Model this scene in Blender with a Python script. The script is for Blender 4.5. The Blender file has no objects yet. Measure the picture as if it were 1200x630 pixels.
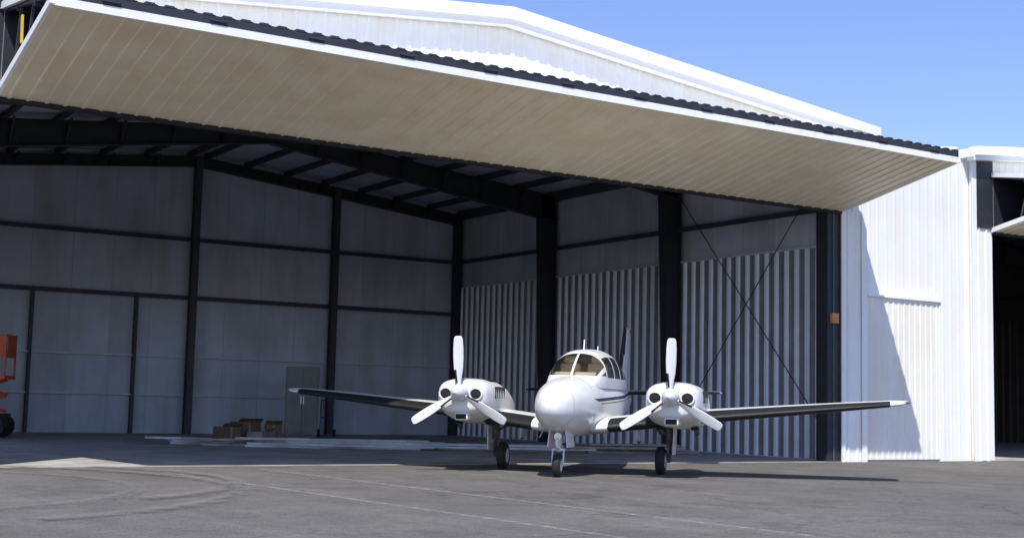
import bpy, bmesh, math, random
from mathutils import Vector, Matrix, Euler
random.seed(7)
S=bpy.context.scene
S.view_settings.view_transform='Standard'
try: S.view_settings.look='None'
except: pass
S.view_settings.exposure=0
KT,KS=0.43,0.54

# ---------------------------------------------------------------- materials
def newmat(name):
    m=bpy.data.materials.new(name); m.use_nodes=True
    nt=m.node_tree; b=nt.nodes['Principled BSDF']
    return m,nt,b
def mat(name,col,rough=.6,var=.12,scale=1.5,stretch=(1,1,1),metal=0,bump=0,bscale=40,spec=.4,seam=None,dirt=0):
    m,nt,b=newmat(name); N=nt.nodes; L=nt.links
    tc=N.new('ShaderNodeTexCoord'); mp=N.new('ShaderNodeMapping'); mp.inputs['Scale'].default_value=stretch
    L.new(tc.outputs['Object'],mp.inputs['Vector'])
    nz=N.new('ShaderNodeTexNoise'); nz.inputs['Scale'].default_value=scale; nz.inputs['Detail'].default_value=7; nz.inputs['Roughness'].default_value=.6
    L.new(mp.outputs[0],nz.inputs['Vector'])
    cr=N.new('ShaderNodeValToRGB'); cr.color_ramp.elements[0].position=.3; cr.color_ramp.elements[1].position=.7
    c0=[c*(1-var) for c in col]; c1=[min(1,c*(1+var*.6)) for c in col]
    cr.color_ramp.elements[0].color=(*c0,1); cr.color_ramp.elements[1].color=(*c1,1)
    L.new(nz.outputs['Fac'],cr.inputs[0]); out=cr.outputs[0]
    if dirt:
        n2=N.new('ShaderNodeTexNoise'); n2.inputs['Scale'].default_value=.6; n2.inputs['Detail'].default_value=9
        mp2=N.new('ShaderNodeMapping'); mp2.inputs['Scale'].default_value=(2.5,2.5,.5); L.new(tc.outputs['Object'],mp2.inputs[0]); L.new(mp2.outputs[0],n2.inputs['Vector'])
        r2=N.new('ShaderNodeValToRGB'); r2.color_ramp.elements[0].position=.42; r2.color_ramp.elements[1].position=.68
        r2.color_ramp.elements[0].color=(1,1,1,1); d=1-dirt; r2.color_ramp.elements[1].color=(d,d*.97,d*.9,1)
        L.new(n2.outputs['Fac'],r2.inputs[0])
        mx=N.new('ShaderNodeMixRGB'); mx.blend_type='MULTIPLY'; mx.inputs[0].default_value=1
        L.new(out,mx.inputs[1]); L.new(r2.outputs[0],mx.inputs[2]); out=mx.outputs[0]
    if seam:
        ax,per=seam
        sp=N.new('ShaderNodeSeparateXYZ'); L.new(tc.outputs['Object'],sp.inputs[0])
        dv=N.new('ShaderNodeMath'); dv.operation='DIVIDE'; dv.inputs[1].default_value=per; L.new(sp.outputs[ax],dv.inputs[0])
        fr=N.new('ShaderNodeMath'); fr.operation='FRACT'; L.new(dv.outputs[0],fr.inputs[0])
        lt=N.new('ShaderNodeMath'); lt.operation='LESS_THAN'; lt.inputs[1].default_value=.02; L.new(fr.outputs[0],lt.inputs[0])
        fl=N.new('ShaderNodeMath'); fl.operation='FLOOR'; L.new(dv.outputs[0],fl.inputs[0])
        zz=N.new('ShaderNodeMath'); zz.operation='GREATER_THAN'; zz.inputs[1].default_value=4.3; L.new(sp.outputs['Z'],zz.inputs[0])
        ad=N.new('ShaderNodeMath'); ad.operation='MULTIPLY_ADD'; ad.inputs[1].default_value=17.3; L.new(zz.outputs[0],ad.inputs[0]); L.new(fl.outputs[0],ad.inputs[2])
        wn=N.new('ShaderNodeTexWhiteNoise'); wn.noise_dimensions='1D'; L.new(ad.outputs[0],wn.inputs['W'])
        mr=N.new('ShaderNodeMapRange'); mr.inputs['To Min'].default_value=.88; mr.inputs['To Max'].default_value=1.03; L.new(wn.outputs['Value'],mr.inputs['Value'])
        mm=N.new('ShaderNodeMixRGB'); mm.blend_type='MULTIPLY'; mm.inputs[0].default_value=1; L.new(out,mm.inputs[1]); L.new(mr.outputs[0],mm.inputs[2])
        mx=N.new('ShaderNodeMixRGB'); L.new(lt.outputs[0],mx.inputs[0]); L.new(mm.outputs[0],mx.inputs[1])
        mx.inputs[2].default_value=(*[c*.70 for c in col],1); out=mx.outputs[0]
    L.new(out,b.inputs['Base Color'])
    b.inputs['Roughness'].default_value=rough; b.inputs['Metallic'].default_value=metal
    b.inputs['Specular IOR Level'].default_value=spec
    if bump:
        n3=N.new('ShaderNodeTexNoise'); n3.inputs['Scale'].default_value=bscale; n3.inputs['Detail'].default_value=5
        L.new(mp.outputs[0],n3.inputs['Vector'])
        bp=N.new('ShaderNodeBump'); bp.inputs['Strength'].default_value=bump; bp.inputs['Distance'].default_value=.02
        L.new(n3.outputs['Fac'],bp.inputs['Height']); L.new(bp.outputs[0],b.inputs['Normal'])
    return m

M={}
M['white']=mat('white_metal_cladding',(.87,.87,.85),.45,.03,2,dirt=.03)
M['whitetrim']=mat('white_trim',(.87,.87,.85),.4,.03,3)
M['cream']=mat('cream_metal_panel',(.84,.82,.76),.45,.05,1.5,dirt=.06)
M['doorskin']=mat('door_liner_cream',(.87,.76,.57),.40,.06,.8,stretch=(3,.6,.6),dirt=.08)
M['steel']=mat('dark_primer_steel',(.032,.035,.046),.55,.25,3)
M['purlin']=mat('purlin_steel',(.06,.065,.08),.55,.2,3)
M['girt']=mat('girt_steel',(.13,.135,.15),.5,.2,3)
M['girtl']=mat('girt_galvanised',(.64,.67,.72),.45,.12,3)
M['insul_x']=mat('vinyl_insulation_back',(.66,.71,.80),.55,.11,.9,bump=.5,bscale=1.6,seam=('X',1.22),dirt=.18)
M['insul_y']=mat('vinyl_insulation_side',(.67,.71,.79),.55,.11,.9,bump=.5,bscale=1.6,seam=('Y',1.22),dirt=.18)
M['insul_r']=mat('vinyl_insulation_roof',(.62,.68,.79),.6,.12,.9,bump=.5,bscale=1.3,dirt=.2)
M['lpan']=mat('galvanised_pan_shaded',(.27,.28,.305),.45,.18,2,metal=.2)  # shade between the liner ribs put into a darker pan colour
M['lrib']=mat('galvanised_rib_lit',(.88,.90,.93),.4,.06,2,metal=.0)  # same liner, ribs coloured brighter as if lit from the opening
M['rubber']=mat('black_rubber',(.02,.02,.022),.8,.2,5)
M['concrete']=mat('concrete_slab',(.44,.43,.40),.75,.22,.8,bump=.25,bscale=30,dirt=.32)
M['yellow']=mat('yellow_strap',(.7,.5,.05),.6,.1)
M['orange']=mat('orange_paint',(.60,.26,.10),.5,.1)
M['redor']=mat('red_orange_paint',(.60,.10,.04),.5,.15,6)
M['wood']=mat('weathered_boards',(.42,.38,.33),.8,.35,3,stretch=(1,1,6),dirt=.3)
M['woodl']=mat('pale_boards',(.66,.67,.67),.8,.25,3,dirt=.25)
M['card']=mat('cardboard',(.22,.14,.085),.85,.3,4)
M['cab']=mat('cabinet_paint',(.26,.25,.23),.5,.12,3,dirt=.2)
M['blue']=mat('blue_paint',(.05,.12,.4),.5,.1)
M['alu']=mat('bare_aluminium',(.7,.7,.7),.3,.1,8,metal=.8)
M['tire']=mat('tyre_rubber',(.022,.022,.023),.75,.25,12)
M['boot']=mat('deice_boot_black',(.018,.018,.02),.5,.15,8,spec=.25)
M['pwhite']=mat('aircraft_white',(.80,.80,.785),.22,.03,3,spec=.6)
M['pblade']=mat('propeller_paint',(.66,.66,.65),.35,.08,6)
M['dark']=mat('dark_opening',(.012,.012,.013),.8,.1)
M['seat']=mat('tan_upholstery',(.62,.56,.45),.8,.12,6)
M['rod']=mat('brace_rod',(.04,.04,.045),.5,.1)
M['seamc']=mat('panel_gap',(.30,.30,.30),.6,.1)
M['brown']=mat('shaded_interior_lining',(.10,.085,.075),.7,.25,1)  # dark brown carries the second hangar's interior shade in its colour

def stripe_mat():
    m,nt,b=newmat('aircraft_fuselage_paint'); N=nt.nodes; L=nt.links
    tc=N.new('ShaderNodeTexCoord'); sp=N.new('ShaderNodeSeparateXYZ'); L.new(tc.outputs['Object'],sp.inputs[0])
    def band(lo,hi):
        a=N.new('ShaderNodeMath'); a.operation='MULTIPLY_ADD'; a.inputs[1].default_value=-.03; L.new(sp.outputs['Y'],a.inputs[0]); L.new(sp.outputs['Z'],a.inputs[2])
        g=N.new('ShaderNodeMath'); g.operation='GREATER_THAN'; g.inputs[1].default_value=lo; L.new(a.outputs[0],g.inputs[0])
        l=N.new('ShaderNodeMath'); l.operation='LESS_THAN'; l.inputs[1].default_value=hi; L.new(a.outputs[0],l.inputs[0])
        q=N.new('ShaderNodeMath'); q.operation='MULTIPLY'; L.new(g.outputs[0],q.inputs[0]); L.new(l.outputs[0],q.inputs[1])
        y=N.new('ShaderNodeMath'); y.operation='GREATER_THAN'; L.new(sp.outputs['Y'],y.inputs[0])
        k=N.new('ShaderNodeMath'); k.operation='MULTIPLY_ADD'; k.inputs[1].default_value=-5.0; k.inputs[2].default_value=5.2; L.new(sp.outputs['Z'],k.inputs[0]); L.new(k.outputs[0],y.inputs[1])
        r=N.new('ShaderNodeMath'); r.operation='MULTIPLY'; L.new(q.outputs[0],r.inputs[0]); L.new(y.outputs[0],r.inputs[1])
        return r.outputs[0]
    cur=None; base=(.80,.80,.785,1)
    for lo,hi,c in ((1.315,1.37,(.03,.045,.12,1)),(1.26,1.285,(.35,.26,.12,1))):
        mx=N.new('ShaderNodeMixRGB'); L.new(band(lo,hi),mx.inputs[0])
        if cur is None: mx.inputs[1].default_value=base
        else: L.new(cur,mx.inputs[1])
        mx.inputs[2].default_value=c; cur=mx.outputs[0]
    L.new(cur,b.inputs['Base Color']); b.inputs['Roughness'].default_value=.22; b.inputs['Specular IOR Level'].default_value=.6
    return m
M['fus']=stripe_mat()
def glass_mat():
    m,nt,b=newmat('windscreen_glass'); N=nt.nodes; L=nt.links
    o=N['Material Output']; N.remove(b)
    t=N.new('ShaderNodeBsdfTransparent'); t.inputs[0].default_value=(.82,.80,.75,1)
    g=N.new('ShaderNodeBsdfGlossy'); g.inputs['Roughness'].default_value=.04
    f=N.new('ShaderNodeFresnel'); f.inputs[0].default_value=1.8
    mx=N.new('ShaderNodeMixShader'); L.new(f.outputs[0],mx.inputs[0]); L.new(t.outputs[0],mx.inputs[1]); L.new(g.outputs[0],mx.inputs[2]); L.new(mx.outputs[0],o.inputs[0])
    return m
M['glass']=glass_mat()

def asphalt_mat():
    m,nt,b=newmat('faded_asphalt'); N=nt.nodes; L=nt.links
    tc=N.new('ShaderNodeTexCoord')
    def noise(sc,det=6,rough=.6,st=None):
        n=N.new('ShaderNodeTexNoise'); n.inputs['Scale'].default_value=sc; n.inputs['Detail'].default_value=det; n.inputs['Roughness'].default_value=rough
        if st:
            mp=N.new('ShaderNodeMapping'); mp.inputs['Scale'].default_value=st; L.new(tc.outputs['Object'],mp.inputs[0]); L.new(mp.outputs[0],n.inputs['Vector'])
        else: L.new(tc.outputs['Object'],n.inputs['Vector'])
        return n.outputs['Fac']
    def ramp(f,p0,p1,c0,c1):
        r=N.new('ShaderNodeValToRGB'); r.color_ramp.elements[0].position=p0; r.color_ramp.elements[1].position=p1
        r.color_ramp.elements[0].color=(*c0,1); r.color_ramp.elements[1].color=(*c1,1); L.new(f,r.inputs[0]); return r.outputs[0]
    def mul(a,c):
        x=N.new('ShaderNodeMixRGB'); x.blend_type='MULTIPLY'; x.inputs[0].default_value=1; L.new(a,x.inputs[1]); L.new(c,x.inputs[2]); return x.outputs[0]
    c=ramp(noise(.22,8),.3,.7,(.132,.124,.113),(.170,.160,.147))
    c=mul(c,ramp(noise(40,4,.75),.3,.7,(.45,.45,.45),(1.5,1.5,1.48)))
    c=mul(c,ramp(noise(9,5,.7),.35,.65,(.84,.84,.84),(1.12,1.12,1.12)))
    c=mul(c,ramp(noise(1.1,9,.7),.36,.66,(.80,.80,.81),(1.12,1.11,1.10)))
    c=mul(c,ramp(noise(.5,4),.58,.70,(1,1,1),(.76,.76,.78)))
    c=mul(c,ramp(noise(1.0,5,.6,(1.6,.12,1)),.52,.70,(1,1,1),(1.20,1.19,1.16)))
    c=mul(c,ramp(noise(1.7,3,.5),.70,.76,(1,1,1),(.68,.68,.69)))
    vo=N.new('ShaderNodeTexVoronoi'); vo.feature='DISTANCE_TO_EDGE'; vo.inputs['Scale'].default_value=.16
    nn=N.new('ShaderNodeTexNoise'); nn.inputs['Scale'].default_value=.9; nn.inputs['Detail'].default_value=6; L.new(tc.outputs['Object'],nn.inputs['Vector'])
    va=N.new('ShaderNodeMixRGB'); va.blend_type='ADD'; va.inputs[0].default_value=.9; L.new(tc.outputs['Object'],va.inputs[1]); L.new(nn.outputs['Color'],va.inputs[2])
    L.new(va.outputs[0],vo.inputs['Vector'])
    c=mul(c,ramp(vo.outputs['Distance'],.0,.003,(.72,.72,.72),(1,1,1)))
    L.new(c,b.inputs['Base Color']); b.inputs['Roughness'].default_value=.85; b.inputs['Specular IOR Level'].default_value=.25
    bp=N.new('ShaderNodeBump'); bp.inputs['Strength'].default_value=.7; bp.inputs['Distance'].default_value=.012
    L.new(noise(55,4),bp.inputs['Height']); L.new(bp.outputs[0],b.inputs['Normal'])
    return m
M['asphalt']=asphalt_mat()
def fademat(name,col,lo,hi,scale,amax):
    m,nt,b=newmat(name); N=nt.nodes; L=nt.links; o=N['Material Output']
    tc=N.new('ShaderNodeTexCoord'); n=N.new('ShaderNodeTexNoise'); n.inputs['Scale'].default_value=scale; n.inputs['Detail'].default_value=8; n.inputs['Roughness'].default_value=.7
    L.new(tc.outputs['Object'],n.inputs['Vector'])
    r=N.new('ShaderNodeMapRange'); r.inputs['From Min'].default_value=lo; r.inputs['From Max'].default_value=hi; r.inputs['To Max'].default_value=amax; L.new(n.outputs['Fac'],r.inputs['Value'])
    b.inputs['Base Color'].default_value=(*col,1); b.inputs['Roughness'].default_value=.85; b.inputs['Specular IOR Level'].default_value=.2
    L.new(r.outputs[0],b.inputs['Alpha'])
    return m
M['fade']=fademat('faded_paint_line',(.45,.44,.41),.42,.60,7,.55)
M['track']=fademat('tyre_track_dust',(.27,.255,.235),.34,.70,3.5,.36)
M['drygrass']=mat('dry_ground',(.20,.17,.11),.9,.25,.05)

# ---------------------------------------------------------------- helpers
def link(o,parent=None):
    S.collection.objects.link(o)
    if parent: o.parent=parent
    return o
def empty(name,loc=(0,0,0),rz=0):
    e=bpy.data.objects.new(name,None); e.location=loc; e.rotation_euler=(0,0,rz); e.empty_display_size=.5
    return link(e)
def mobj(name,V,F,mats,parent=None,smooth=False,mi=None):
    me=bpy.data.meshes.new(name); me.from_pydata([tuple(v) for v in V],[],F)
    if not isinstance(mats,(list,tuple)): mats=[mats]
    for m in mats: me.materials.append(m)
    if mi: me.polygons.foreach_set('material_index',mi)
    if smooth: me.polygons.foreach_set('use_smooth',[True]*len(me.polygons))
    me.update()
    bm=bmesh.new(); bm.from_mesh(me); bmesh.ops.recalc_face_normals(bm,faces=bm.faces); bm.to_mesh(me); bm.free()
    return link(bpy.data.objects.new(name,me),parent)
CF=[(0,3,2,1),(4,5,6,7),(0,1,5,4),(1,2,6,5),(2,3,7,6),(3,0,4,7)]
class B:
    def __init__(s): s.V=[];s.F=[]
    def hexa(s,pts):
        n=len(s.V); s.V+=pts; s.F+=[tuple(i+n for i in f) for f in CF]; return s
    def box(s,x0,x1,y0,y1,z0,z1):
        return s.hexa([(x0,y0,z0),(x1,y0,z0),(x1,y1,z0),(x0,y1,z0),(x0,y0,z1),(x1,y0,z1),(x1,y1,z1),(x0,y1,z1)])
    def beam(s,p,q,w,h,up=Vector((0,0,1))):
        p=Vector(p);q=Vector(q); d=(q-p).normalized(); r=d.cross(up)
        if r.length<1e-4: r=d.cross(Vector((1,0,0)))
        r.normalize(); u=r.cross(d).normalized(); r*=w/2; u*=h/2
        return s.hexa([tuple(v) for v in (p-r-u,p+r-u,q+r-u,q-r-u,p-r+u,p+r+u,q+r+u,q-r+u)])
    def cyl(s,p,q,r0,r1=None,n=12):
        r1=r0 if r1 is None else r1
        p=Vector(p);q=Vector(q);d=(q-p).normalized(); a=d.cross(Vector((0,0,1)))
        if a.length<1e-4: a=d.cross(Vector((1,0,0)))
        a.normalize(); b=d.cross(a); k=len(s.V)
        for c,r in ((p,r0),(q,r1)):
            for i in range(n):
                t=2*math.pi*i/n; s.V.append(tuple(c+a*r*math.cos(t)+b*r*math.sin(t)))
        for i in range(n):
            j=(i+1)%n; s.F.append((k+i,k+j,k+n+j,k+n+i))
        s.F.append(tuple(k+i for i in range(n))[::-1]); s.F.append(tuple(k+n+i for i in range(n))); return s
    def obj(s,name,m,parent=None,smooth=False,bevel=0):
        o=mobj(name,s.V,s.F,m,parent,smooth)
        if bevel:
            md=o.modifiers.new('b','BEVEL'); md.width=bevel; md.segments=2; md.limit_method='ANGLE'
        return o
def corr(name,o,U,V,N,L,v0,v1,m,parent,per=.3,d=.03,prof=None):
    o=Vector(o);U=Vector(U);V=Vector(V);N=Vector(N)
    f0=v0 if callable(v0) else (lambda u:v0); f1=v1 if callable(v1) else (lambda u:v1)
    prof=prof or [(0,0),(.66,0),(.74,1),(.92,1)]
    us=[]; k=0
    while k*per<L:
        for a,h in prof:
            u=(k+a)*per
            if u<L: us.append((u,h*d))
        k+=1
    us.append((L,us[-1][1]))
    P=[];F=[]
    for i,(u,h) in enumerate(us):
        P.append(o+U*u+V*f0(u)+N*h); P.append(o+U*u+V*f1(u)+N*h)
        if i: F.append((2*i-2,2*i,2*i+1,2*i-1))
    return mobj(name,P,F,m,parent)

# ---------------------------------------------------------------- hangar
W=19.45; D=18.5; XP=-9.72
SY0,SY1,SZ=3.0,12.0,4.8     # unseen opening added in the left wall to let daylight in
def roofz(x): return 9.13-.1*abs(x-XP)
def build_hangar():
    H=empty('aircraft_hangar')
    XL,XR=-20.25,.80
    rt=lambda u: roofz(XL+u)-.06
    corr('gable_cladding',(XL,0,0),(1,0,0),(0,0,1),(0,-1,0),XR-XL,6.05,rt,M['white'],H,d=.02)
    corr('jamb_cladding_right',(0,0,0),(1,0,0),(0,0,1),(0,-1,0),XR,0,6.05,M['white'],H)
    corr('jamb_cladding_left',(XL,0,0),(1,0,0),(0,0,1),(0,-1,0),-W-XL,0,6.05,M['white'],H)
    corr('side_cladding_right',(XR,0,0),(0,1,0),(0,0,1),(1,0,0),D+.3,0,roofz(XR)-.06,M['white'],H)
    corr('side_cladding_left',(XL,0,0),(0,1,0),(0,0,1),(-1,0,0),D+.3,lambda u: SZ if SY0<u<SY1 else 0,roofz(XL)-.06,M['white'],H)
    corr('rear_cladding',(XL,D+.3,0),(1,0,0),(0,0,1),(0,1,0),XR-XL,0,rt,M['white'],H)
    t=B()
    t.box(XR-.12,XR+.045,-.055,-.033,0,roofz(XR)-.1); t.box(XL-.045,XL+.12,-.055,-.033,0,roofz(XL)-.1)
    t.box(-.02,.10,-.06,-.034,0,6.04)
    t.box(XL-.02,-19.6,SY0-.12,SY0+.02,0,SZ); t.box(XL-.02,-19.6,SY1-.02,SY1+.12,0,SZ); t.box(XL-.02,-19.6,SY0-.12,SY1+.12,SZ+.002,SZ+.1)
    t.obj('corner_trim',M['whitetrim'],H)
    r=B(); y0,y1=-.28,D+.45; xe,xw=1.0,-20.45
    for a,b in ((XP,xe),(xw,XP)):
        za,zb=roofz(a),roofz(b)
        r.hexa([(a,y0,za-.12),(b,y0,zb-.12),(b,y1,zb-.12),(a,y1,za-.12),(a,y0,za),(b,y0,zb),(b,y1,zb),(a,y1,za)])
    r.obj('roof_panels',M['white'],H)
    f=B()
    for a,b in ((XP,xe+.03),(xw-.03,XP)):
        za,zb=roofz(a),roofz(b)
        def sl(ya,yb,lo,hi):
            f.hexa([(a,ya,za+lo),(b,ya,zb+lo),(b,yb,zb+lo),(a,yb,za+lo),(a,ya,za+hi),(b,ya,zb+hi),(b,yb,zb+hi),(a,yb,za+hi)])
        sl(-.36,-.283,-.16,.05); sl(-.282,-.06,-.28,-.125); sl(-.36,-.10,.052,.075)
    f.box(xe+.002,xe+.09,-.28,y1,roofz(xe)-.2,roofz(xe)+.03); f.box(xw-.09,xw-.002,-.28,y1,roofz(xw)-.2,roofz(xw)+.03)
    f.obj('rake_and_eave_trim',M['whitetrim'],H)
    zi=lambda x: roofz(x)-.15
    mobj('roof_insulation',[(-19.9,.1,zi(-19.9)),(XP,.1,zi(XP)),(.5,.1,zi(.5)),(-19.9,D,zi(-19.9)),(XP,D,zi(XP)),(.5,D,zi(.5))],[(0,1,4,3),(1,2,5,4)],M['insul_r'],H)
    mobj('rear_wall_insulation',[(-19.8,D,0),(.2,D,0),(.2,D,zi(.2)),(XP,D,zi(XP)),(-19.8,D,zi(-19.8))],[(0,1,2,3,4)],M['insul_x'],H)
    mobj('right_wall_insulation',[(.2,.1,0),(.2,D,0),(.2,D,zi(.2)),(.2,.1,zi(.2))],[(0,1,2,3)],M['insul_y'],H)
    xl=-19.65
    zt=zi(xl)
    mobj('left_wall_insulation',[(xl,.1,0),(xl,SY0,0),(xl,SY0,zt),(xl,.1,zt),(xl,SY0,SZ),(xl,SY1,SZ),(xl,SY1,zt),(xl,SY1,0),(xl,D,0),(xl,D,zt)],[(0,1,4,2,3),(4,5,6,2),(7,8,9,6,5)],M['insul_y'],H)
    mobj('header_panel',[(-19.9,.12,6.2),(.3,.12,6.2),(.3,.12,zi(.3)),(XP,.12,zi(XP)),(-19.9,.12,zi(-19.9))],[(0,1,2,3,4)],M['insul_x'],H)
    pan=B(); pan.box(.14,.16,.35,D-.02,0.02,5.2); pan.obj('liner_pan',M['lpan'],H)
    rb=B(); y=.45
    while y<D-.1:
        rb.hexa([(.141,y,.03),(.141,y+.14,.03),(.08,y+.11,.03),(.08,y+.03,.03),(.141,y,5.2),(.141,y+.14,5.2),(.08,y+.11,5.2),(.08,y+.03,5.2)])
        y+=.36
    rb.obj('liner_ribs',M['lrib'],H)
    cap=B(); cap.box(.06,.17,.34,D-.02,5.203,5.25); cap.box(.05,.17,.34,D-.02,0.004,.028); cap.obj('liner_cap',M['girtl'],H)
    fr=B()
    def ibeam_col(xw_,s,y,ztop):
        b0,b1=.34,.62
        fr.hexa([(xw_,y-.012,0),(xw_+s*b0,y-.012,0),(xw_+s*b0,y+.012,0),(xw_,y+.012,0),(xw_,y-.012,ztop),(xw_+s*b1,y-.012,ztop),(xw_+s*b1,y+.012,ztop),(xw_,y+.012,ztop)])
        fr.beam((xw_+s*b0,y,0),(xw_+s*b1,y,ztop),.30,.025,up=Vector((1,0,0)))
        fr.beam((xw_,y,0),(xw_,y,ztop),.30,.025,up=Vector((1,0,0)))
        for z in (ztop-.55,):
            fr.box(min(xw_,xw_+s*b1),max(xw_,xw_+s*b1),y-.14,y+.14,z-.01,z+.01)
    for y in (.5,6.2,12.35,18.25):
        if y in (6.2,12.35):
            ibeam_col(.07,-1,y,zi(0)-.2); ibeam_col(-19.52,1,y,zi(-19.52)-.2); dh,dp=.80,.45
        else:
            dh,dp=.35,.3
            fr.box(-.18,.07,y-.13,y+.13,0,zi(0)-.2); fr.box(-19.63,-19.46,y-.13,y+.13,0,zi(-19.5)-.2)
        for a in (.07,-19.52):
            za=zi(a)-.2; zp=zi(XP)-.2
            fr.hexa([(a,y-.012,za-dh),(XP,y-.012,zp-dp),(XP,y+.012,zp-dp),(a,y+.012,za-dh),(a,y-.012,za),(XP,y-.012,zp),(XP,y+.012,zp),(a,y+.012,za)])
            fr.beam((a,y,za-dh),(XP,y,zp-dp),.26,.025); fr.beam((a,y,za-.01),(XP,y,zp-.01),.26,.025)
            for k in range(1,7):
                q=k/7; x=a+(XP-a)*q; zt=za+(zp-za)*q; d_=dh+(dp-dh)*q
                fr.box(x-.008,x+.008,y-.12,y+.12,zt-d_,zt)
                fr.beam((x,y,zt-d_+.03),(x,y+.7,zt-.02),.05,.05); fr.beam((x,y,zt-d_+.03),(x,y-.5 if y>1 else y+.3,zt-.02),.05,.05)
    fr.obj('rigid_frames',M['steel'],H)
    p=B()
    xs=[XP+.3+1.37*i for i in range(7)]+[XP-.3-1.37*i for i in range(7)]
    for x in xs:
        z=zi(x); p.box(x-.012,x+.012,.2,D-.02,z-.2,z-.01); p.box(x-.05,x+.05,.2,D-.02,z-.205,z-.19)
    p.box(.02,.19,.2,D-.02,zi(.1)-.32,zi(.1)-.02); p.box(-19.64,-19.5,.2,D-.02,zi(-19.6)-.32,zi(-19.6)-.02)
    p.obj('purlins',M['purlin'],H)
    j=B(); j.box(-.42,-.0,.02,.34,0,6.0); j.box(-W-.2,-W,.02,.34,0,6.0); j.box(-W,-.42,.1,.34,6.02,6.5)
    j.box(-W-.3,.3,.1,.3,6.5,7.5)
    j.obj('door_posts_and_header',M['steel'],H,bevel=.01)
    g=B()
    for z in (4.3,6.15): g.box(-19.6,.12,D-.2,D-.01,z-.035,z+.035); g.box(-19.6,.12,D-.205,D-.19,z-.10,z+.035)
    for i,(xx) in enumerate((-4.86,XP)):
        zt=zi(xx)-.25; g.box(xx-.02,xx+.02,D-.42,D-.21,0,zt); g.box(xx-.11,xx+.11,D-.44,D-.42,0,zt); g.box(xx-.11,xx+.11,D-.23,D-.21,0,zt)
    g.box(-14.60,-14.52,D-.25,D-.02,0,4.26); g.box(-11.48,-11.40,D-.25,D-.02,0,4.26)
    g.box(.0,.19,.4,D-.1,6.115,6.185); g.box(-.01,.01,.4,D-.1,6.05,6.185)
    g.box(-19.64,-19.45,.4,D-.1,6.1,6.2)
    g.obj('girts_and_wind_columns',M['purlin'],H)
    g2=B()
    for z in (1.2,2.4): g2.box(-19.6,.12,D-.16,D-.012,z-.03,z+.03)
    g2.obj('light_girts',M['girtl'],H)
    br=B(); xx=-.08
    br.cyl((xx,.6,7.0),(xx,6.1,.5),.014); br.cyl((xx,6.1,7.2),(xx,.6,.9),.014)
    br.obj('cross_bracing_rods',M['rod'],H)
    ob=B(); ob.box(-.36,-.14,-.08,.015,3.28,3.52); ob.box(-.32,-.18,-.10,-.081,3.32,3.38); ob.obj('door_control_box',M['orange'],H,bevel=.02)
    cd=B(); cd.cyl((-.25,-.01,3.52),(-.25,-.01,5.95),.015); cd.cyl((-.25,-.01,0),(-.25,-.01,3.28),.012); cd.obj('conduit',M['girt'],H)
    s=B(); s.box(-20.2,.3,.0,D+.1,-.3,.012); s.obj('floor_slab',M['concrete'],H)
    yo,zo=-3.43,6.73
    ln=math.hypot(3.40,.73); Vd=Vector((0,-3.40,.73))/ln; Nd=Vector((0,-.73,-3.40))/ln
    corr('door_lower_leaf_skin',(-W,-.03,6.0),(1,0,0),Vd,Nd,W,0,ln,M['doorskin'],H,per=.30,d=.022,prof=[(0,0),(.40,0),(.46,1),(.60,1),(.66,0),(.80,0)])
    o=B()
    o.box(-W-.03,.03,yo-.05,yo+.02,zo-.03,zo+.10)
    o.beam((-W-.03,.0,6.03),(-W-.03,yo-.05,zo+.05),.06,.12); o.beam((.03,.0,6.03),(.03,yo-.05,zo+.05),.06,.12)
    o.beam((-W-.03,.0,7.52),(-W-.03,yo,zo+.28),.06,.12); o.beam((.03,.0,7.52),(.03,yo,zo+.28),.06,.12)
    o.obj('door_edge_rails',M['whitetrim'],H)
    l2=math.hypot(3.42,.60); Vu=Vector((0,-3.42,-.60))/l2
    corr('door_upper_leaf_skin',(-W,-.04,7.57),(1,0,0),Vu,Vector((0,-.6,3.42))/l2,W,0,l2,M['white'],H,d=.012)
    k=B(); k.box(-W,.0,yo-.055,yo+.05,zo+.103,zo+.225)
    x=-W+.1
    while x<-.1:
        k.box(x,x+.14,yo-.06,yo+.06,zo+.227,zo+.262); x+=.3
    for i in range(12):
        x=-W+.8+i*(W-1.6)/11; k.box(x-.12,x+.12,yo-.068,yo-.056,zo+.11,zo+.19); k.cyl((x-.13,yo-.07,zo+.15),(x+.13,yo-.07,zo+.15),.018,n=8)
    k.obj('door_fold_seal_and_hinges',M['steel'],H)
    q=B(); q.box(-W,0,-.06,.06,5.93,5.995); q.obj('door_bottom_seal',M['rubber'],H)
    mobj('door_fold_shade_faces',[(-W+.02,-.05,6.06),(-.02,-.05,6.06),(-.02,yo+.08,zo+.04),(-W+.02,yo+.08,zo+.04),(-W+.02,-.05,7.52),(-.02,-.05,7.52),(-.02,yo+.08,zo+.18),(-W+.02,yo+.08,zo+.18)],[(0,1,2,3),(4,7,6,5),(0,4,5,1)],M['steel'],H)  # dark sheets added so the inside of the fold reads as shade
    mobj('header_shade_sheet',[(-W-.79,-.048,6.06),(-W,-.048,6.06),(-W,-.048,7.9),(-W-.79,-.048,7.9)],[(0,1,2,3)],M['steel'],H)  # dark sheet standing in for the shadow under the folded leaf
    tr=B()
    for i in range(9):
        x=-W+.05+i*(W-.1)/8
        tr.beam((x,-.1,6.12),(x,yo+.1,zo+.06),.06,.06); tr.beam((x,-.1,7.45),(x,yo+.1,zo+.17),.06,.06)
        for a in (.25,.5,.75):
            yy=yo*a; tr.beam((x,yy,6.12+.6*a),(x,yy-.3,7.45-.55*a),.04,.04)
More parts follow.
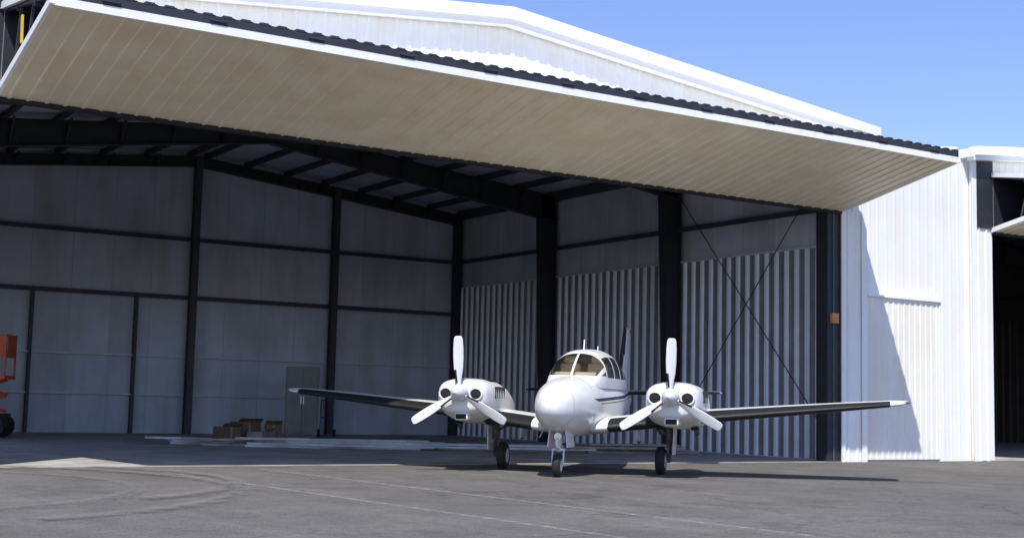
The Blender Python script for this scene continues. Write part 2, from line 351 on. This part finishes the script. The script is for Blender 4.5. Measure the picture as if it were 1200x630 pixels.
    for a in (.3,.65):
        tr.beam((-W,yo*a,6.12+.66*a),(0,yo*a,6.12+.66*a),.07,.07); tr.beam((-W,yo*a,7.42-.6*a),(0,yo*a,7.42-.6*a),.07,.07)
    tr.obj('door_frame_tubes',M['purlin'],H)
    ys=B(); ys.beam((-W-.02,-1.6,6.55),(-W-.02,-1.55,7.0),.03,.07); ys.obj('door_lift_strap',M['yellow'],H)
    return H
H1=build_hangar()
def dup(H,off,over):
    e=bpy.data.objects.new(H.name,None); e.location=off; link(e)
    for c in list(H.children):
        n=bpy.data.objects.new(c.name,c.data); link(n,e)
        base=c.name.split('.')[0]
        if base in over:
            n.material_slots[0].link='OBJECT'; n.material_slots[0].material=over[base]
        for md in c.modifiers:
            m2=n.modifiers.new(md.name,md.type)
            if md.type=='BEVEL': m2.width=md.width; m2.segments=2; m2.limit_method='ANGLE'
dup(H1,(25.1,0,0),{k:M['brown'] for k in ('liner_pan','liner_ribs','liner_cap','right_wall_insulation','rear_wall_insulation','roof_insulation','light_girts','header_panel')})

A=empty('storage_annex')
corr('front_cladding',(.85,.10,0),(1,0,0),(0,0,1),(0,-1,0),4.0-.02,0,7.75,M['white'],A,per=.3,d=.006)
b=B(); b.box(.9,4.8,.13,9,7.5,7.74); b.box(.9,4.8,.13,9,0,.02); b.obj('flat_roof',M['white'],A)
corr('lower_panel',(.9,.03,0),(1,0,0),(0,0,1),(0,-1,0),2.65,0.05,4.0,M['cream'],A,per=.2,d=.018)
b=B(); b.box(.88,3.60,-.04,.09,4.003,4.06); b.box(3.555,3.61,.0,.09,0,4.0); b.obj('panel_cap_flashing',M['whitetrim'],A)

# ---------------------------------------------------------------- ground
g=B(); g.V=[(-1500,-1500,-.012),(1500,-1500,-.012),(1500,1500,-.012),(-1500,1500,-.012)]; g.F=[(0,1,2,3)]; g.obj('ground',M['drygrass'])
g=B(); g.V=[(-140,-120,0),(140,-120,0),(140,60,0),(-140,60,0)]; g.F=[(0,1,2,3)]; g.obj('asphalt_apron',M['asphalt'])
def ribbon(name,pts,w,m,z,parent):
    V=[];F=[]
    for i,p in enumerate(pts):
        p=Vector((p[0],p[1],z)); a=Vector((*pts[max(0,i-1)],z)); c=Vector((*pts[min(len(pts)-1,i+1)],z)); d=(c-a).normalized(); n=Vector((-d.y,d.x,0))*w/2
        V+= [p-n,p+n]
        if i: F.append((2*i-2,2*i-1,2*i+1,2*i))
    return mobj(name,V,F,m,parent)
E=empty('pavement_markings')
ribbon('faded_line_1',[(-16.95,-.8),(-16.5,-7),(-15.9,-15)],.13,M['fade'],.004,E)
ribbon('faded_line_2',[(-15.0,-.8),(-14.6,-7),(-14.0,-15)],.13,M['fade'],.004,E)
T=empty('tyre_tracks')
def arc(cx,cy,r,a0,a1,n=24): return [(cx+r*math.cos(math.radians(a0+(a1-a0)*i/n)),cy+r*math.sin(math.radians(a0+(a1-a0)*i/n))) for i in range(n+1)]
# each tyre mark is several narrow overlapping scuffs, so its edges fade
for j,(cx,cy,r,a0,a1) in enumerate(((-22.5,-4.0,4.2,-70,60),(-22.5,-4.0,5.5,-70,55),(-21.2,-3.0,4.6,-60,40))):
    for k_,(dr,w_) in enumerate(((0,.34),(.03,.20),(-.04,.11))):
        ribbon('track_%d_%d'%(j+1,k_+1),arc(cx,cy,r+dr,a0,a1),w_,M['track'],.008+.004*(j*3+k_),T)

# ---------------------------------------------------------------- airplane
P=empty('twin_engine_airplane',(-9.47,-2.6,0),math.radians(-46.8))
def sgnp(v,e): return math.copysign(abs(v)**e,v)
def loop(hw,z0,z1,n=40,e=2.5):
    zc=(z0+z1)/2; hh=(z1-z0)/2
    return [(hw*sgnp(math.cos(2*math.pi*i/n),2/e),zc+hh*sgnp(math.sin(2*math.pi*i/n),2/e)) for i in range(n)]
def smooth_tab(tab,y):
    n=len(tab)
    for i in range(n-1):
        if tab[i][0]<=y<=tab[i+1][0]:
            t=(y-tab[i][0])/(tab[i+1][0]-tab[i][0]); a=tab[max(0,i-1)];b=tab[i];c=tab[i+1];d=tab[min(n-1,i+2)]
            r=[]
            for k in range(1,len(b)):
                h=c[0]-b[0]
                m0=(c[k]-a[k])/(c[0]-a[0]) *h if c[0]>a[0] else 0
                m1=(d[k]-b[k])/(d[0]-b[0]) *h
                r.append((2*t**3-3*t*t+1)*b[k]+(t**3-2*t*t+t)*m0+(-2*t**3+3*t*t)*c[k]+(t**3-t*t)*m1)
            return r
    return list(tab[-1][1:])
def loft(name,secs,m,parent,mifn=None,closed=True,cap=True,cuts=None):
    n=len(secs[0]); V=[p for s in secs for p in s]; F=[]
    for i in range(len(secs)-1):
        for j in range(n if closed else n-1):
            k=(j+1)%n; F.append((i*n+j,i*n+k,(i+1)*n+k,(i+1)*n+j))
    if cap and closed: F.append(tuple(range(n))); F.append(tuple((len(secs)-1)*n+j for j in range(n))[::-1])
    mi=None
    if mifn:
        mi=[]
        for f in F:
            c=sum((Vector(V[q]) for q in f),Vector())/len(f); mi.append(mifn(c))
    o=mobj(name,V,F,m,parent,smooth=True,mi=mi)
    if cuts:
        bm=bmesh.new(); bm.from_mesh(o.data)
        for co,no in cuts:
            bmesh.ops.bisect_plane(bm,geom=bm.verts[:]+bm.edges[:]+bm.faces[:],dist=1e-5,plane_co=co,plane_no=no)
        for f in bm.faces: f.material_index=mifn(f.calc_center_median()); f.smooth=True
        bm.to_mesh(o.data); bm.free()
    return o
body=[(-2.78,.02,1.15,1.19),(-2.74,.11,1.05,1.30),(-2.62,.22,.95,1.41),(-2.4,.32,.86,1.51),(-2.0,.42,.76,1.61),(-1.5,.50,.69,1.68),(-1.0,.55,.66,1.73),(0,.58,.66,1.75),(1.0,.58,.68,1.76),(2.0,.50,.76,1.75),(3.0,.36,.90,1.70),(4.1,.24,1.04,1.62),(5.1,.12,1.18,1.54),(5.5,.03,1.3,1.45)]
ys=[-2.78,-2.76,-2.74,-2.70]+[-2.65+.08*i for i in range(110)]; ys=[y for y in ys if y<5.5]+[5.5]
secs=[]
for y in ys:
    hw,a,b_=smooth_tab(body,y); secs.append([(x,y,z) for x,z in loop(max(hw,.01),a,b_,48,2.3)])
loft('fuselage',secs,M['fus'],P)
s=B()
for yb in (-2.35,-1.35):
    hw,a,b_=smooth_tab(body,yb); lp=[(x*1.002,yb,(z-(a+b_)/2)*1.002+(a+b_)/2) for x,z in loop(hw,a,b_,48,2.3)]
    for i in range(48): s.beam(lp[i],lp[(i+1)%48],.007,.005)
s.obj('fuselage_panel_seams',M['seamc'],P)
can=[(-1.22,.40,1.60),(-.98,.46,1.76),(-.72,.50,1.94),(-.45,.525,2.09),(-.2,.53,2.19),(.2,.535,2.24),(.9,.535,2.26),(1.6,.51,2.20),(2.3,.45,2.06),(3.0,.33,1.86),(3.6,.20,1.66)]
secs=[];y=-1.22
while y<3.6:
    hw,zt=smooth_tab(can,y); s=[]
    for i in range(97):
        t=math.pi*i/96; s.append((hw*sgnp(math.cos(t),2/2.6),y,1.52+(zt-1.52)*sgnp(math.sin(t),2/2.6)))
    secs.append(s); y+=.025
def canmat(c):
    hw,zt=smooth_tab(can,max(-1.2,min(3.59,c.y))); ax=abs(c.x)
    if c.y<-.30:
        if c.z>1.735 and ax>.020 and c.y<-.33 and c.y>-1.06 and not (.88<ax/hw<.94): return 1
        return 0
    if c.z>1.715 and ax>hw*.72 :
        for a,b_ in ((-.24,.42),(.5,1.1),(1.2,1.75),(1.85,2.35)):
            if a<c.y<b_ and c.z<min(zt-.10,2.14): return 1
    return 0
cuts=[((0,0,1.735),(0,0,1)),((0,0,1.715),(0,0,1)),((0,0,2.14),(0,0,1)),((.02,0,0),(1,0,0)),((-.02,0,0),(1,0,0))]
for yy in (-1.06,-.33,-.30,-.24,.42,.5,1.1,1.2,1.75,1.85,2.35): cuts.append(((0,yy,0),(0,1,0)))
loft('cabin',secs,[M['pwhite'],M['glass']],P,canmat,closed=False,cuts=cuts)
s=B(); s.box(-.42,.42,-.72,-.52,1.6,1.80); s.obj('instrument_panel',M['seat'],P,bevel=.04)
s=B()
for x in (-.26,.26): s.box(x-.19,x+.19,.12,.24,1.4,1.98); s.box(x-.12,x+.12,.13,.22,1.98,2.12); s.box(x-.19,x+.19,1.1,1.22,1.4,1.95)
s.obj('seats',M['seat'],P,bevel=.04)
s=B(); s.cyl((0,.1,2.2),(0,.16,2.42),.012); s.cyl((0,1.5,2.18),(0,1.55,2.36),.01); s.obj('antennas',M['pwhite'],P)

def foil(x,yl,ch,zc,th,n=14):
    up=[];lo=[]
    for i in range(n+1):
        c=(1-math.cos(math.pi*i/n))/2
        t=5*th*(.2969*math.sqrt(c)-.126*c-.3516*c*c+.2843*c**3-.1015*c**4)
        cam=.15*th*math.sin(math.pi*c)
        up.append((x,yl+c*ch,zc+(t+cam)*ch)); lo.append((x,yl+c*ch,zc+(-t*.75+cam)*ch))
    return up+lo[-2:0:-1]
def wing(sgn,name):
    st=[(.40,-1.22,2.6,.80,.13),(.68,-1.15,2.45,.83,.13),(1.3,-1.05,2.3,.90,.14),(1.9,-.93,2.1,.97,.14),(2.4,-.84,1.92,1.03,.14),(3.0,-.75,1.76,1.09,.14),(3.6,-.66,1.6,1.15,.14),(4.6,-.52,1.34,1.25,.135),(5.45,-.40,1.1,1.335,.12),(5.65,-.33,.95,1.36,.10),(5.77,-.15,.6,1.385,.07)]
    secs=[foil(sgn*a,b,c,d,e,20) for a,b,c,d,e in st]
    def mf(c):
        x=abs(c.x)
        if .66<x<5.5:
            yl,ch=0,0
            for p,q in zip(st,st[1:]):
                if p[0]<=x<=q[0]:
                    t=(x-p[0])/(q[0]-p[0]); yl=p[1]+(q[1]-p[1])*t; ch=p[2]+(q[2]-p[2])*t
            if c.y<yl+.14*ch: return 1
        return 0
    loft(name,secs,[M['pwhite'],M['boot']],P,mf)
wing(1,'wing_port'); wing(-1,'wing_starboard')
TS=-.6
def tailplane(sgn,name):
    secs=[foil(sgn*a,b+TS,c,d,e) for a,b,c,d,e in ((.05,4.55,1.25,1.47,.10),(1.0,4.72,1.0,1.49,.10),(2.0,4.9,.75,1.52,.09),(2.12,5.0,.6,1.52,.06))]
    loft(name,secs,[M['pwhite'],M['boot']],P,lambda c: 1 if (abs(c.x)>.25 and c.y<4.68+TS+.18*abs(c.x)) else 0)
tailplane(1,'tailplane_port'); tailplane(-1,'tailplane_starboard')
secs=[]
for z,yl,ch,th in ((1.5,3.9,2.0,.08),(1.75,4.5,1.45,.09),(2.3,4.85,1.15,.09),(2.85,5.2,.85,.09),(2.92,5.28,.74,.05)):
    secs.append([(p[2],p[1]+TS,z) for p in foil(0,yl,ch,0,th)])
loft('fin',secs,[M['pwhite'],M['boot']],P,lambda c: 1 if (c.z>1.8 and c.y<4.66+TS+(c.z-1.75)*.64) else 0)
s=B(); s.cyl((0,5.9+TS,2.86),(0,6.05+TS,2.86),.035); s.obj('beacon',M['redor'],P)

nac=[(-1.61,.30,1.14,1.54),(-1.595,.375,1.08,1.575),(-1.55,.42,1.04,1.60),(-1.45,.455,1.0,1.62),(-1.25,.48,.94,1.635),(-.9,.50,.87,1.64),(-.3,.50,.84,1.61),(.3,.46,.82,1.50),(1.0,.34,.84,1.32),(1.6,.16,.93,1.15),(1.85,.03,1.0,1.05)]
def nacelle(sg,tag):
    cx=sg*1.85; secs=[]; y=-1.61; yy=[-1.61,-1.60,-1.59,-1.575]+[-1.55+.05*i for i in range(68)]
    for y in yy:
        hw,a,b_=smooth_tab(nac,y); secs.append([(cx+x,y,z) for x,z in loop(max(.01,hw),a,b_,56,3.0)])
    loft('nacelle_'+tag,secs,M['pwhite'],P)
    for q in (-1,1):
        bm=bmesh.new(); bmesh.ops.create_uvsphere(bm,u_segments=24,v_segments=12,radius=1)
        me=bpy.data.meshes.new('inlet'); bm.to_mesh(me); bm.free(); me.materials.append(M['dark'])
        o=bpy.data.objects.new('air_inlet_'+tag,me); o.scale=(.105,.03,.095); o.location=(cx+q*.275,-1.60,1.36); link(o,P)
        for f in me.polygons: f.use_smooth=True
        R=[];F=[]
        for i in range(28):
            a=2*math.pi*i/28
            for k in range(8):
                b2=2*math.pi*k/8
                R.append(((.112+.018*math.cos(b2))*math.cos(a),.04*math.sin(b2),(.102+.018*math.cos(b2))*math.sin(a)))
        for i in range(28):
            for k in range(8): F.append((i*8+k,((i+1)%28)*8+k,((i+1)%28)*8+(k+1)%8,i*8+(k+1)%8))
        lo=mobj('inlet_lip_'+tag,R,F,M['pwhite'],P,True); lo.location=(cx+q*.275,-1.605,1.36)
    s=B(); s.box(cx-.13,cx+.13,-1.56,-1.1,.90,1.04); s.obj('oil_scoop_'+tag,M['pwhite'],P,bevel=.04)
    s=B(); s.box(cx-.095,cx+.095,-1.572,-1.555,.925,1.01)
    for q in (-1,1):
        for i in range(6): s.beam((cx+q*.492,-1.10+i*.12,1.30),(cx+q*.480,-1.02+i*.12,1.50),.03,.035)
        s.box(cx+q*.30-.06,cx+q*.30+.06,-.75,-.55,.82,.88)
        s.beam((cx+q*.30,-1.0,1.615),(cx+q*.30,-.62,1.61),.10,.03)
    s.obj('louvres_'+tag,M['dark'],P)
    s=B()
    for yb in (-1.18,.02):
        hw,a,b_=smooth_tab(nac,yb); lp=[(cx+x*1.003,yb,(z-(a+b_)/2)*1.004+(a+b_)/2) for x,z in loop(hw,a,b_,56,3.0)]
        for i in range(56): s.beam(lp[i],lp[(i+1)%56],.008,.006)
    s.obj('cowl_seams_'+tag,M['seamc'],P)
    s=B()
    for q in (-1,1): s.cyl((cx+q*.3,-.7,.92),(cx+q*.32,-.45,.76),.045)
    s.obj('exhaust_stacks_'+tag,M['girt'],P,True)
    R=[];F=[];pr=[(-1.60,.15),(-1.68,.152),(-1.78,.135),(-1.88,.10),(-1.95,.055),(-1.985,.0)]
    for y,r in pr:
        for i in range(24): a=2*math.pi*i/24; R.append((r*math.cos(a),y,r*math.sin(a)))
    for j in range(len(pr)-1):
        for i in range(24): k=(i+1)%24; F.append((j*24+i,j*24+k,(j+1)*24+k,(j+1)*24+i))
    o=mobj('spinner_'+tag,R,F,M['pblade'],P,True); o.location=(cx,-.02,1.38)
    pb=[(.08,.09,.05,50),(.16,.09,.04,46),(.27,.12,.028,42),(.4,.165,.022,34),(.6,.185,.018,28),(.8,.18,.014,23),(.93,.16,.01,20),(.975,.13,.009,19),(.99,.08,.006,19)]
    for bi,ang in enumerate((90+(2 if sg<0 else -1),212,-30)):
        secs=[]
        for r,w,t,tw in pb:
            tw=math.radians(tw*.8); c,s_=math.cos(tw),math.sin(tw); sec=[]
            for i in range(12):
                a=2*math.pi*i/12; u=w/2*math.cos(a); v=t/2*math.sin(a); sec.append((u*c-v*s_,u*s_+v*c,r))
            secs.append(sec)
        o=loft('propeller_blade_%s_%d'%(tag,bi+1),secs,[M['pblade'],M['boot']],P,lambda c: 1 if .16<c.z<.34 and c.x<-.02 else 0)
        o.location=(cx,-1.74,1.38); o.rotation_euler=(0,math.radians(90-ang),0)
nacelle(-1,'starboard'); nacelle(1,'port')
def wheel(x,y,r,w,tag):
    pr=[(-w*.5,r*.55),(-w*.5,r*.72),(-w*.42,r*.9),(-w*.25,r*.985),(0,r),(w*.25,r*.985),(w*.42,r*.9),(w*.5,r*.72),(w*.5,r*.55)]
    R=[];F=[];n=32
    for px,rr in pr:
        for i in range(n): a=2*math.pi*i/n; R.append((x+px,y+rr*math.cos(a),r+rr*math.sin(a)))
    for j in range(len(pr)-1):
        for i in range(n): k=(i+1)%n; F.append((j*n+i,j*n+k,(j+1)*n+k,(j+1)*n+i))
    mobj('tyre_'+tag,R,F,M['tire'],P,True)
    s=B(); s.cyl((x-w*.46,y,r),(x+w*.46,y,r),r*.56,n=24); s.cyl((x-w*.62,y,r),(x+w*.62,y,r),r*.16); s.obj('hub_'+tag,M['girtl'],P)
for sg,tag in ((-1,'starboard'),(1,'port')):
    x=sg*1.47; wheel(x,0,.25,.17,tag)
    s=B(); s.cyl((x+sg*.15,0,.25),(x+sg*.15,-.02,.98),.042); s.cyl((x,0,.25),(x+sg*.17,0,.25),.035); s.cyl((x+sg*.15,-.02,.55),(x+sg*.15,-.02,.98),.06)
    s.beam((x+sg*.15,-.06,.32),(x+sg*.15,-.18,.46),.03,.03); s.beam((x+sg*.15,-.18,.46),(x+sg*.15,-.06,.62),.03,.03); s.cyl((x+sg*.15,0,.7),(x-sg*.35,0,.92),.025)
    s.obj('main_gear_leg_'+tag,M['girt'],P,True)
    s=B(); s.beam((x+sg*.24,0,.36),(x+sg*.26,0,.95),.42,.015,up=Vector((1,0,0))); s.beam((x-sg*.38,0,.60),(x-sg*.42,0,.92),.5,.015,up=Vector((1,0,0))); s.obj('gear_doors_'+tag,M['pwhite'],P)
yn=-2.02; wheel(0,yn,.20,.14,'nose')
s=B(); s.cyl((0,yn+.08,.50),(0,yn+.22,.95),.05); s.cyl((0,yn+.06,.42),(0,yn+.08,.55),.035)
for q in (-1,1): s.beam((q*.095,yn,.20),(q*.095,yn+.05,.46),.02,.06)
s.box(-.11,.11,yn+.01,yn+.09,.44,.48); s.beam((0,yn-.02,.46),(0,yn-.12,.58),.04,.025); s.beam((0,yn-.12,.58),(0,yn+.06,.70),.04,.025)
s.cyl((0,yn+.15,.8),(0,yn+.6,.85),.02)
s.obj('nose_gear_leg',M['pwhite'],P,True)
s=B(); s.cyl((0,yn-.02,.68),(0,yn+.08,.68),.065,n=20); s.obj('taxi_light',M['alu'],P)
s=B()
for q in (-1,1): s.beam((q*.17,yn+.25,.50),(q*.14,yn+.25,.78),.6,.012,up=Vector((1,0,0)))
s.obj('nose_gear_doors',M['pwhite'],P)
s=B()
for sg in(-1,1): s.cyl((sg*5.72,-.25,1.38),(sg*5.77,-.12,1.385),.022)
s.obj('tip_lights',M['girt'],P)
s=B(); s.cyl((-.3,-1.9,.75),(-.3,-2.1,.66),.01); s.cyl((.35,.3,.67),(.38,.5,.45),.01); s.obj('probes',M['alu'],P)

# ---------------------------------------------------------------- things in the hangar
L=empty('lumber_pile'); random.seed(3)
def boards(name,n,cx,cy,ang,spread,z0,m,ln=(3,5)):
    s=B()
    for i in range(n):
        a=math.radians(ang+random.uniform(-6,6)); l=random.uniform(*ln)/2; w=random.choice((.1,.15,.2,.3)); h=.05
        lay=i//max(1,int(n/3)); z=z0+.03+lay*.056
        x=cx+random.uniform(-.5,.5); y=cy+random.uniform(-spread,spread); d=Vector((math.cos(a),math.sin(a),0))*l
        s.beam(Vector((x,y,z))-d,Vector((x,y,z))+d,w,h)
    return s.obj(name,m,L)
boards('boards_1',14,-9.6,7.6,-28,.8,.012,M['woodl']); boards('boards_2',9,-10.8,8.6,-24,.6,.012,M['wood'])
boards('boards_3',9,-5.6,5.6,-24,.6,.012,M['woodl']); boards('boards_4',7,-2.9,4.6,-14,.4,.012,M['wood'],(2.5,4))
boards('boards_5',6,-12.0,9.5,-30,.4,.012,M['woodl'],(1.5,3))
def cbox(name,x,y,w,d,h,rz,m):
    e=empty(name,(x,y,.012),rz); s=B(); s.box(-w/2,w/2,-d/2,d/2,0,h); s.obj('carton',m,e,bevel=.01)
    f=B(); f.hexa([(-w/2,-d/2-.002,h),(w/2,-d/2-.002,h),(w/2,-d/2+.006,h),(-w/2,-d/2+.006,h),(-w/2,-d/2-.16,h+.1),(w/2,-d/2-.16,h+.1),(w/2,-d/2-.15,h+.106),(-w/2,-d/2-.15,h+.106)])
    f.obj('flap',m,e); f=B(); f.box(-.03,.03,-d/2-.003,-d/2-.001,0,h); f.obj('tape',M['wood'],e)
cbox('cardboard_box',-10.7,12.1,.6,.45,.38,.2,M['card']); cbox('cardboard_box',-9.8,12.0,.5,.5,.26,.6,M['wood']); cbox('cardboard_box',-9.2,12.5,.45,.4,.45,-.3,M['card']); cbox('cardboard_box',-9.9,12.8,.7,.5,.5,.1,M['card'])
cb=empty('storage_cabinet',(-7.0,15.6,.012),math.radians(-22))
s=B(); s.box(-.5,.5,-.3,.3,.06,2.15); s.box(-.46,.46,-.26,.26,0,.06); s.obj('carcass',M['cab'],cb,bevel=.015)
s=B(); s.box(-.47,-.012,-.325,-.303,.1,2.1); s.box(.012,.47,-.325,-.303,.1,2.1); s.obj('doors',M['cab'],cb,bevel=.008)
s=B(); s.box(-.05,-.03,-.35,-.326,1.0,1.25); s.box(.03,.05,-.35,-.326,1.0,1.25); s.obj('handles',M['alu'],cb)
ht=empty('hand_truck',(-6.0,15.9,.012),math.radians(-30))
s=B(); s.cyl((-.2,0,.1),(-.2,.15,1.15),.018); s.cyl((.2,0,.1),(.2,.15,1.15),.018); s.cyl((-.2,.15,1.15),(.2,.15,1.15),.018); s.box(-.22,.22,-.22,0,.03,.045); s.cyl((-.2,.07,.6),(.2,.07,.6),.015); s.obj('frame',M['blue'],ht)
s=B(); s.cyl((-.28,.08,.12),(-.2,.08,.12),.12); s.cyl((.2,.08,.12),(.28,.08,.12),.12); s.obj('wheels',M['tire'],ht)
sl=empty('scissor_lift',(-16.85,13.9,.012),math.radians(-28))
s=B(); s.box(-.85,.85,-.48,.48,1.50,1.60)
for x in (-.82,.82):
    for y in (-.45,.45): s.box(x-.025,x+.025,y-.025,y+.025,1.6,2.65)
for z in (2.15,2.63):
    for y in (-.45,.45): s.box(-.8,.8,y-.02,y+.02,z-.02,z+.02)
    for x in (-.82,.82): s.box(x-.02,x+.02,-.43,.43,z-.02,z+.02)
s.box(.2,.78,-.478,-.46,2.05,2.62); s.box(.846,.862,-.4,.4,2.05,2.62)
s.obj('platform',M['redor'],sl,bevel=.01)
s=B(); s.box(-.8,.8,-.45,.45,.25,.62); s.obj('chassis',M['steel'],sl,bevel=.02)
s=B()
for y in (-.3,.3):
    s.beam((-.7,y,.66),(.7,y,1.08),.04,.09); s.beam((.7,y+.05,.66),(-.7,y+.05,1.08),.04,.09); s.beam((-.7,y,1.08),(.7,y,1.5),.04,.09); s.beam((.7,y+.05,1.08),(-.7,y+.05,1.5),.04,.09)
s.obj('scissor_arms',M['redor'],sl)
s=B()
for x in (-.6,.6):
    for y in (-.5,.38): s.cyl((x,y,.3),(x,y+.14,.3),.3,n=24)
s.obj('wheels',M['tire'],sl)

# ---------------------------------------------------------------- light
w=bpy.data.worlds.new('World'); S.world=w; w.use_nodes=True
nt=w.node_tree; bg=nt.nodes['Background']; sky=nt.nodes.new('ShaderNodeTexSky'); sky.sky_type='NISHITA'; sky.sun_disc=False
el=math.atan(1/math.hypot(KT,KS)); sky.sun_elevation=el; sky.sun_rotation=math.atan2(-KT,-KS)%(2*math.pi)
sky.air_density=1.1; sky.dust_density=.4; sky.ozone_density=3.0
tint=nt.nodes.new('ShaderNodeMixRGB'); tint.blend_type='MULTIPLY'; tint.inputs[0].default_value=1; tint.inputs[2].default_value=(.98,.98,1.27,1)
nt.links.new(sky.outputs[0],tint.inputs[1]); nt.links.new(tint.outputs[0],bg.inputs[0]); bg.inputs[1].default_value=.15
sd=bpy.data.lights.new('sun','SUN'); sd.energy=5; sd.angle=math.radians(.5); sd.color=(1,.965,.88)
so=bpy.data.objects.new('sun',sd); so.rotation_euler=Vector((KT,KS,-1)).to_track_quat('-Z','Y').to_euler(); so.location=(-20,-20,30); link(so)

# ---------------------------------------------------------------- camera
cd=bpy.data.cameras.new('camera'); cam=bpy.data.objects.new('camera',cd); link(cam); S.camera=cam
cd.sensor_width=36; cd.lens=46.8; cd.clip_end=4000
cam.matrix_world=Matrix.Translation((-23.85,-22.6,1.25))@Matrix.Rotation(math.radians(-32.6),4,'Z')@Matrix.Rotation(math.radians(95.67),4,'X')@Matrix.Rotation(math.radians(1.33),4,'Z')
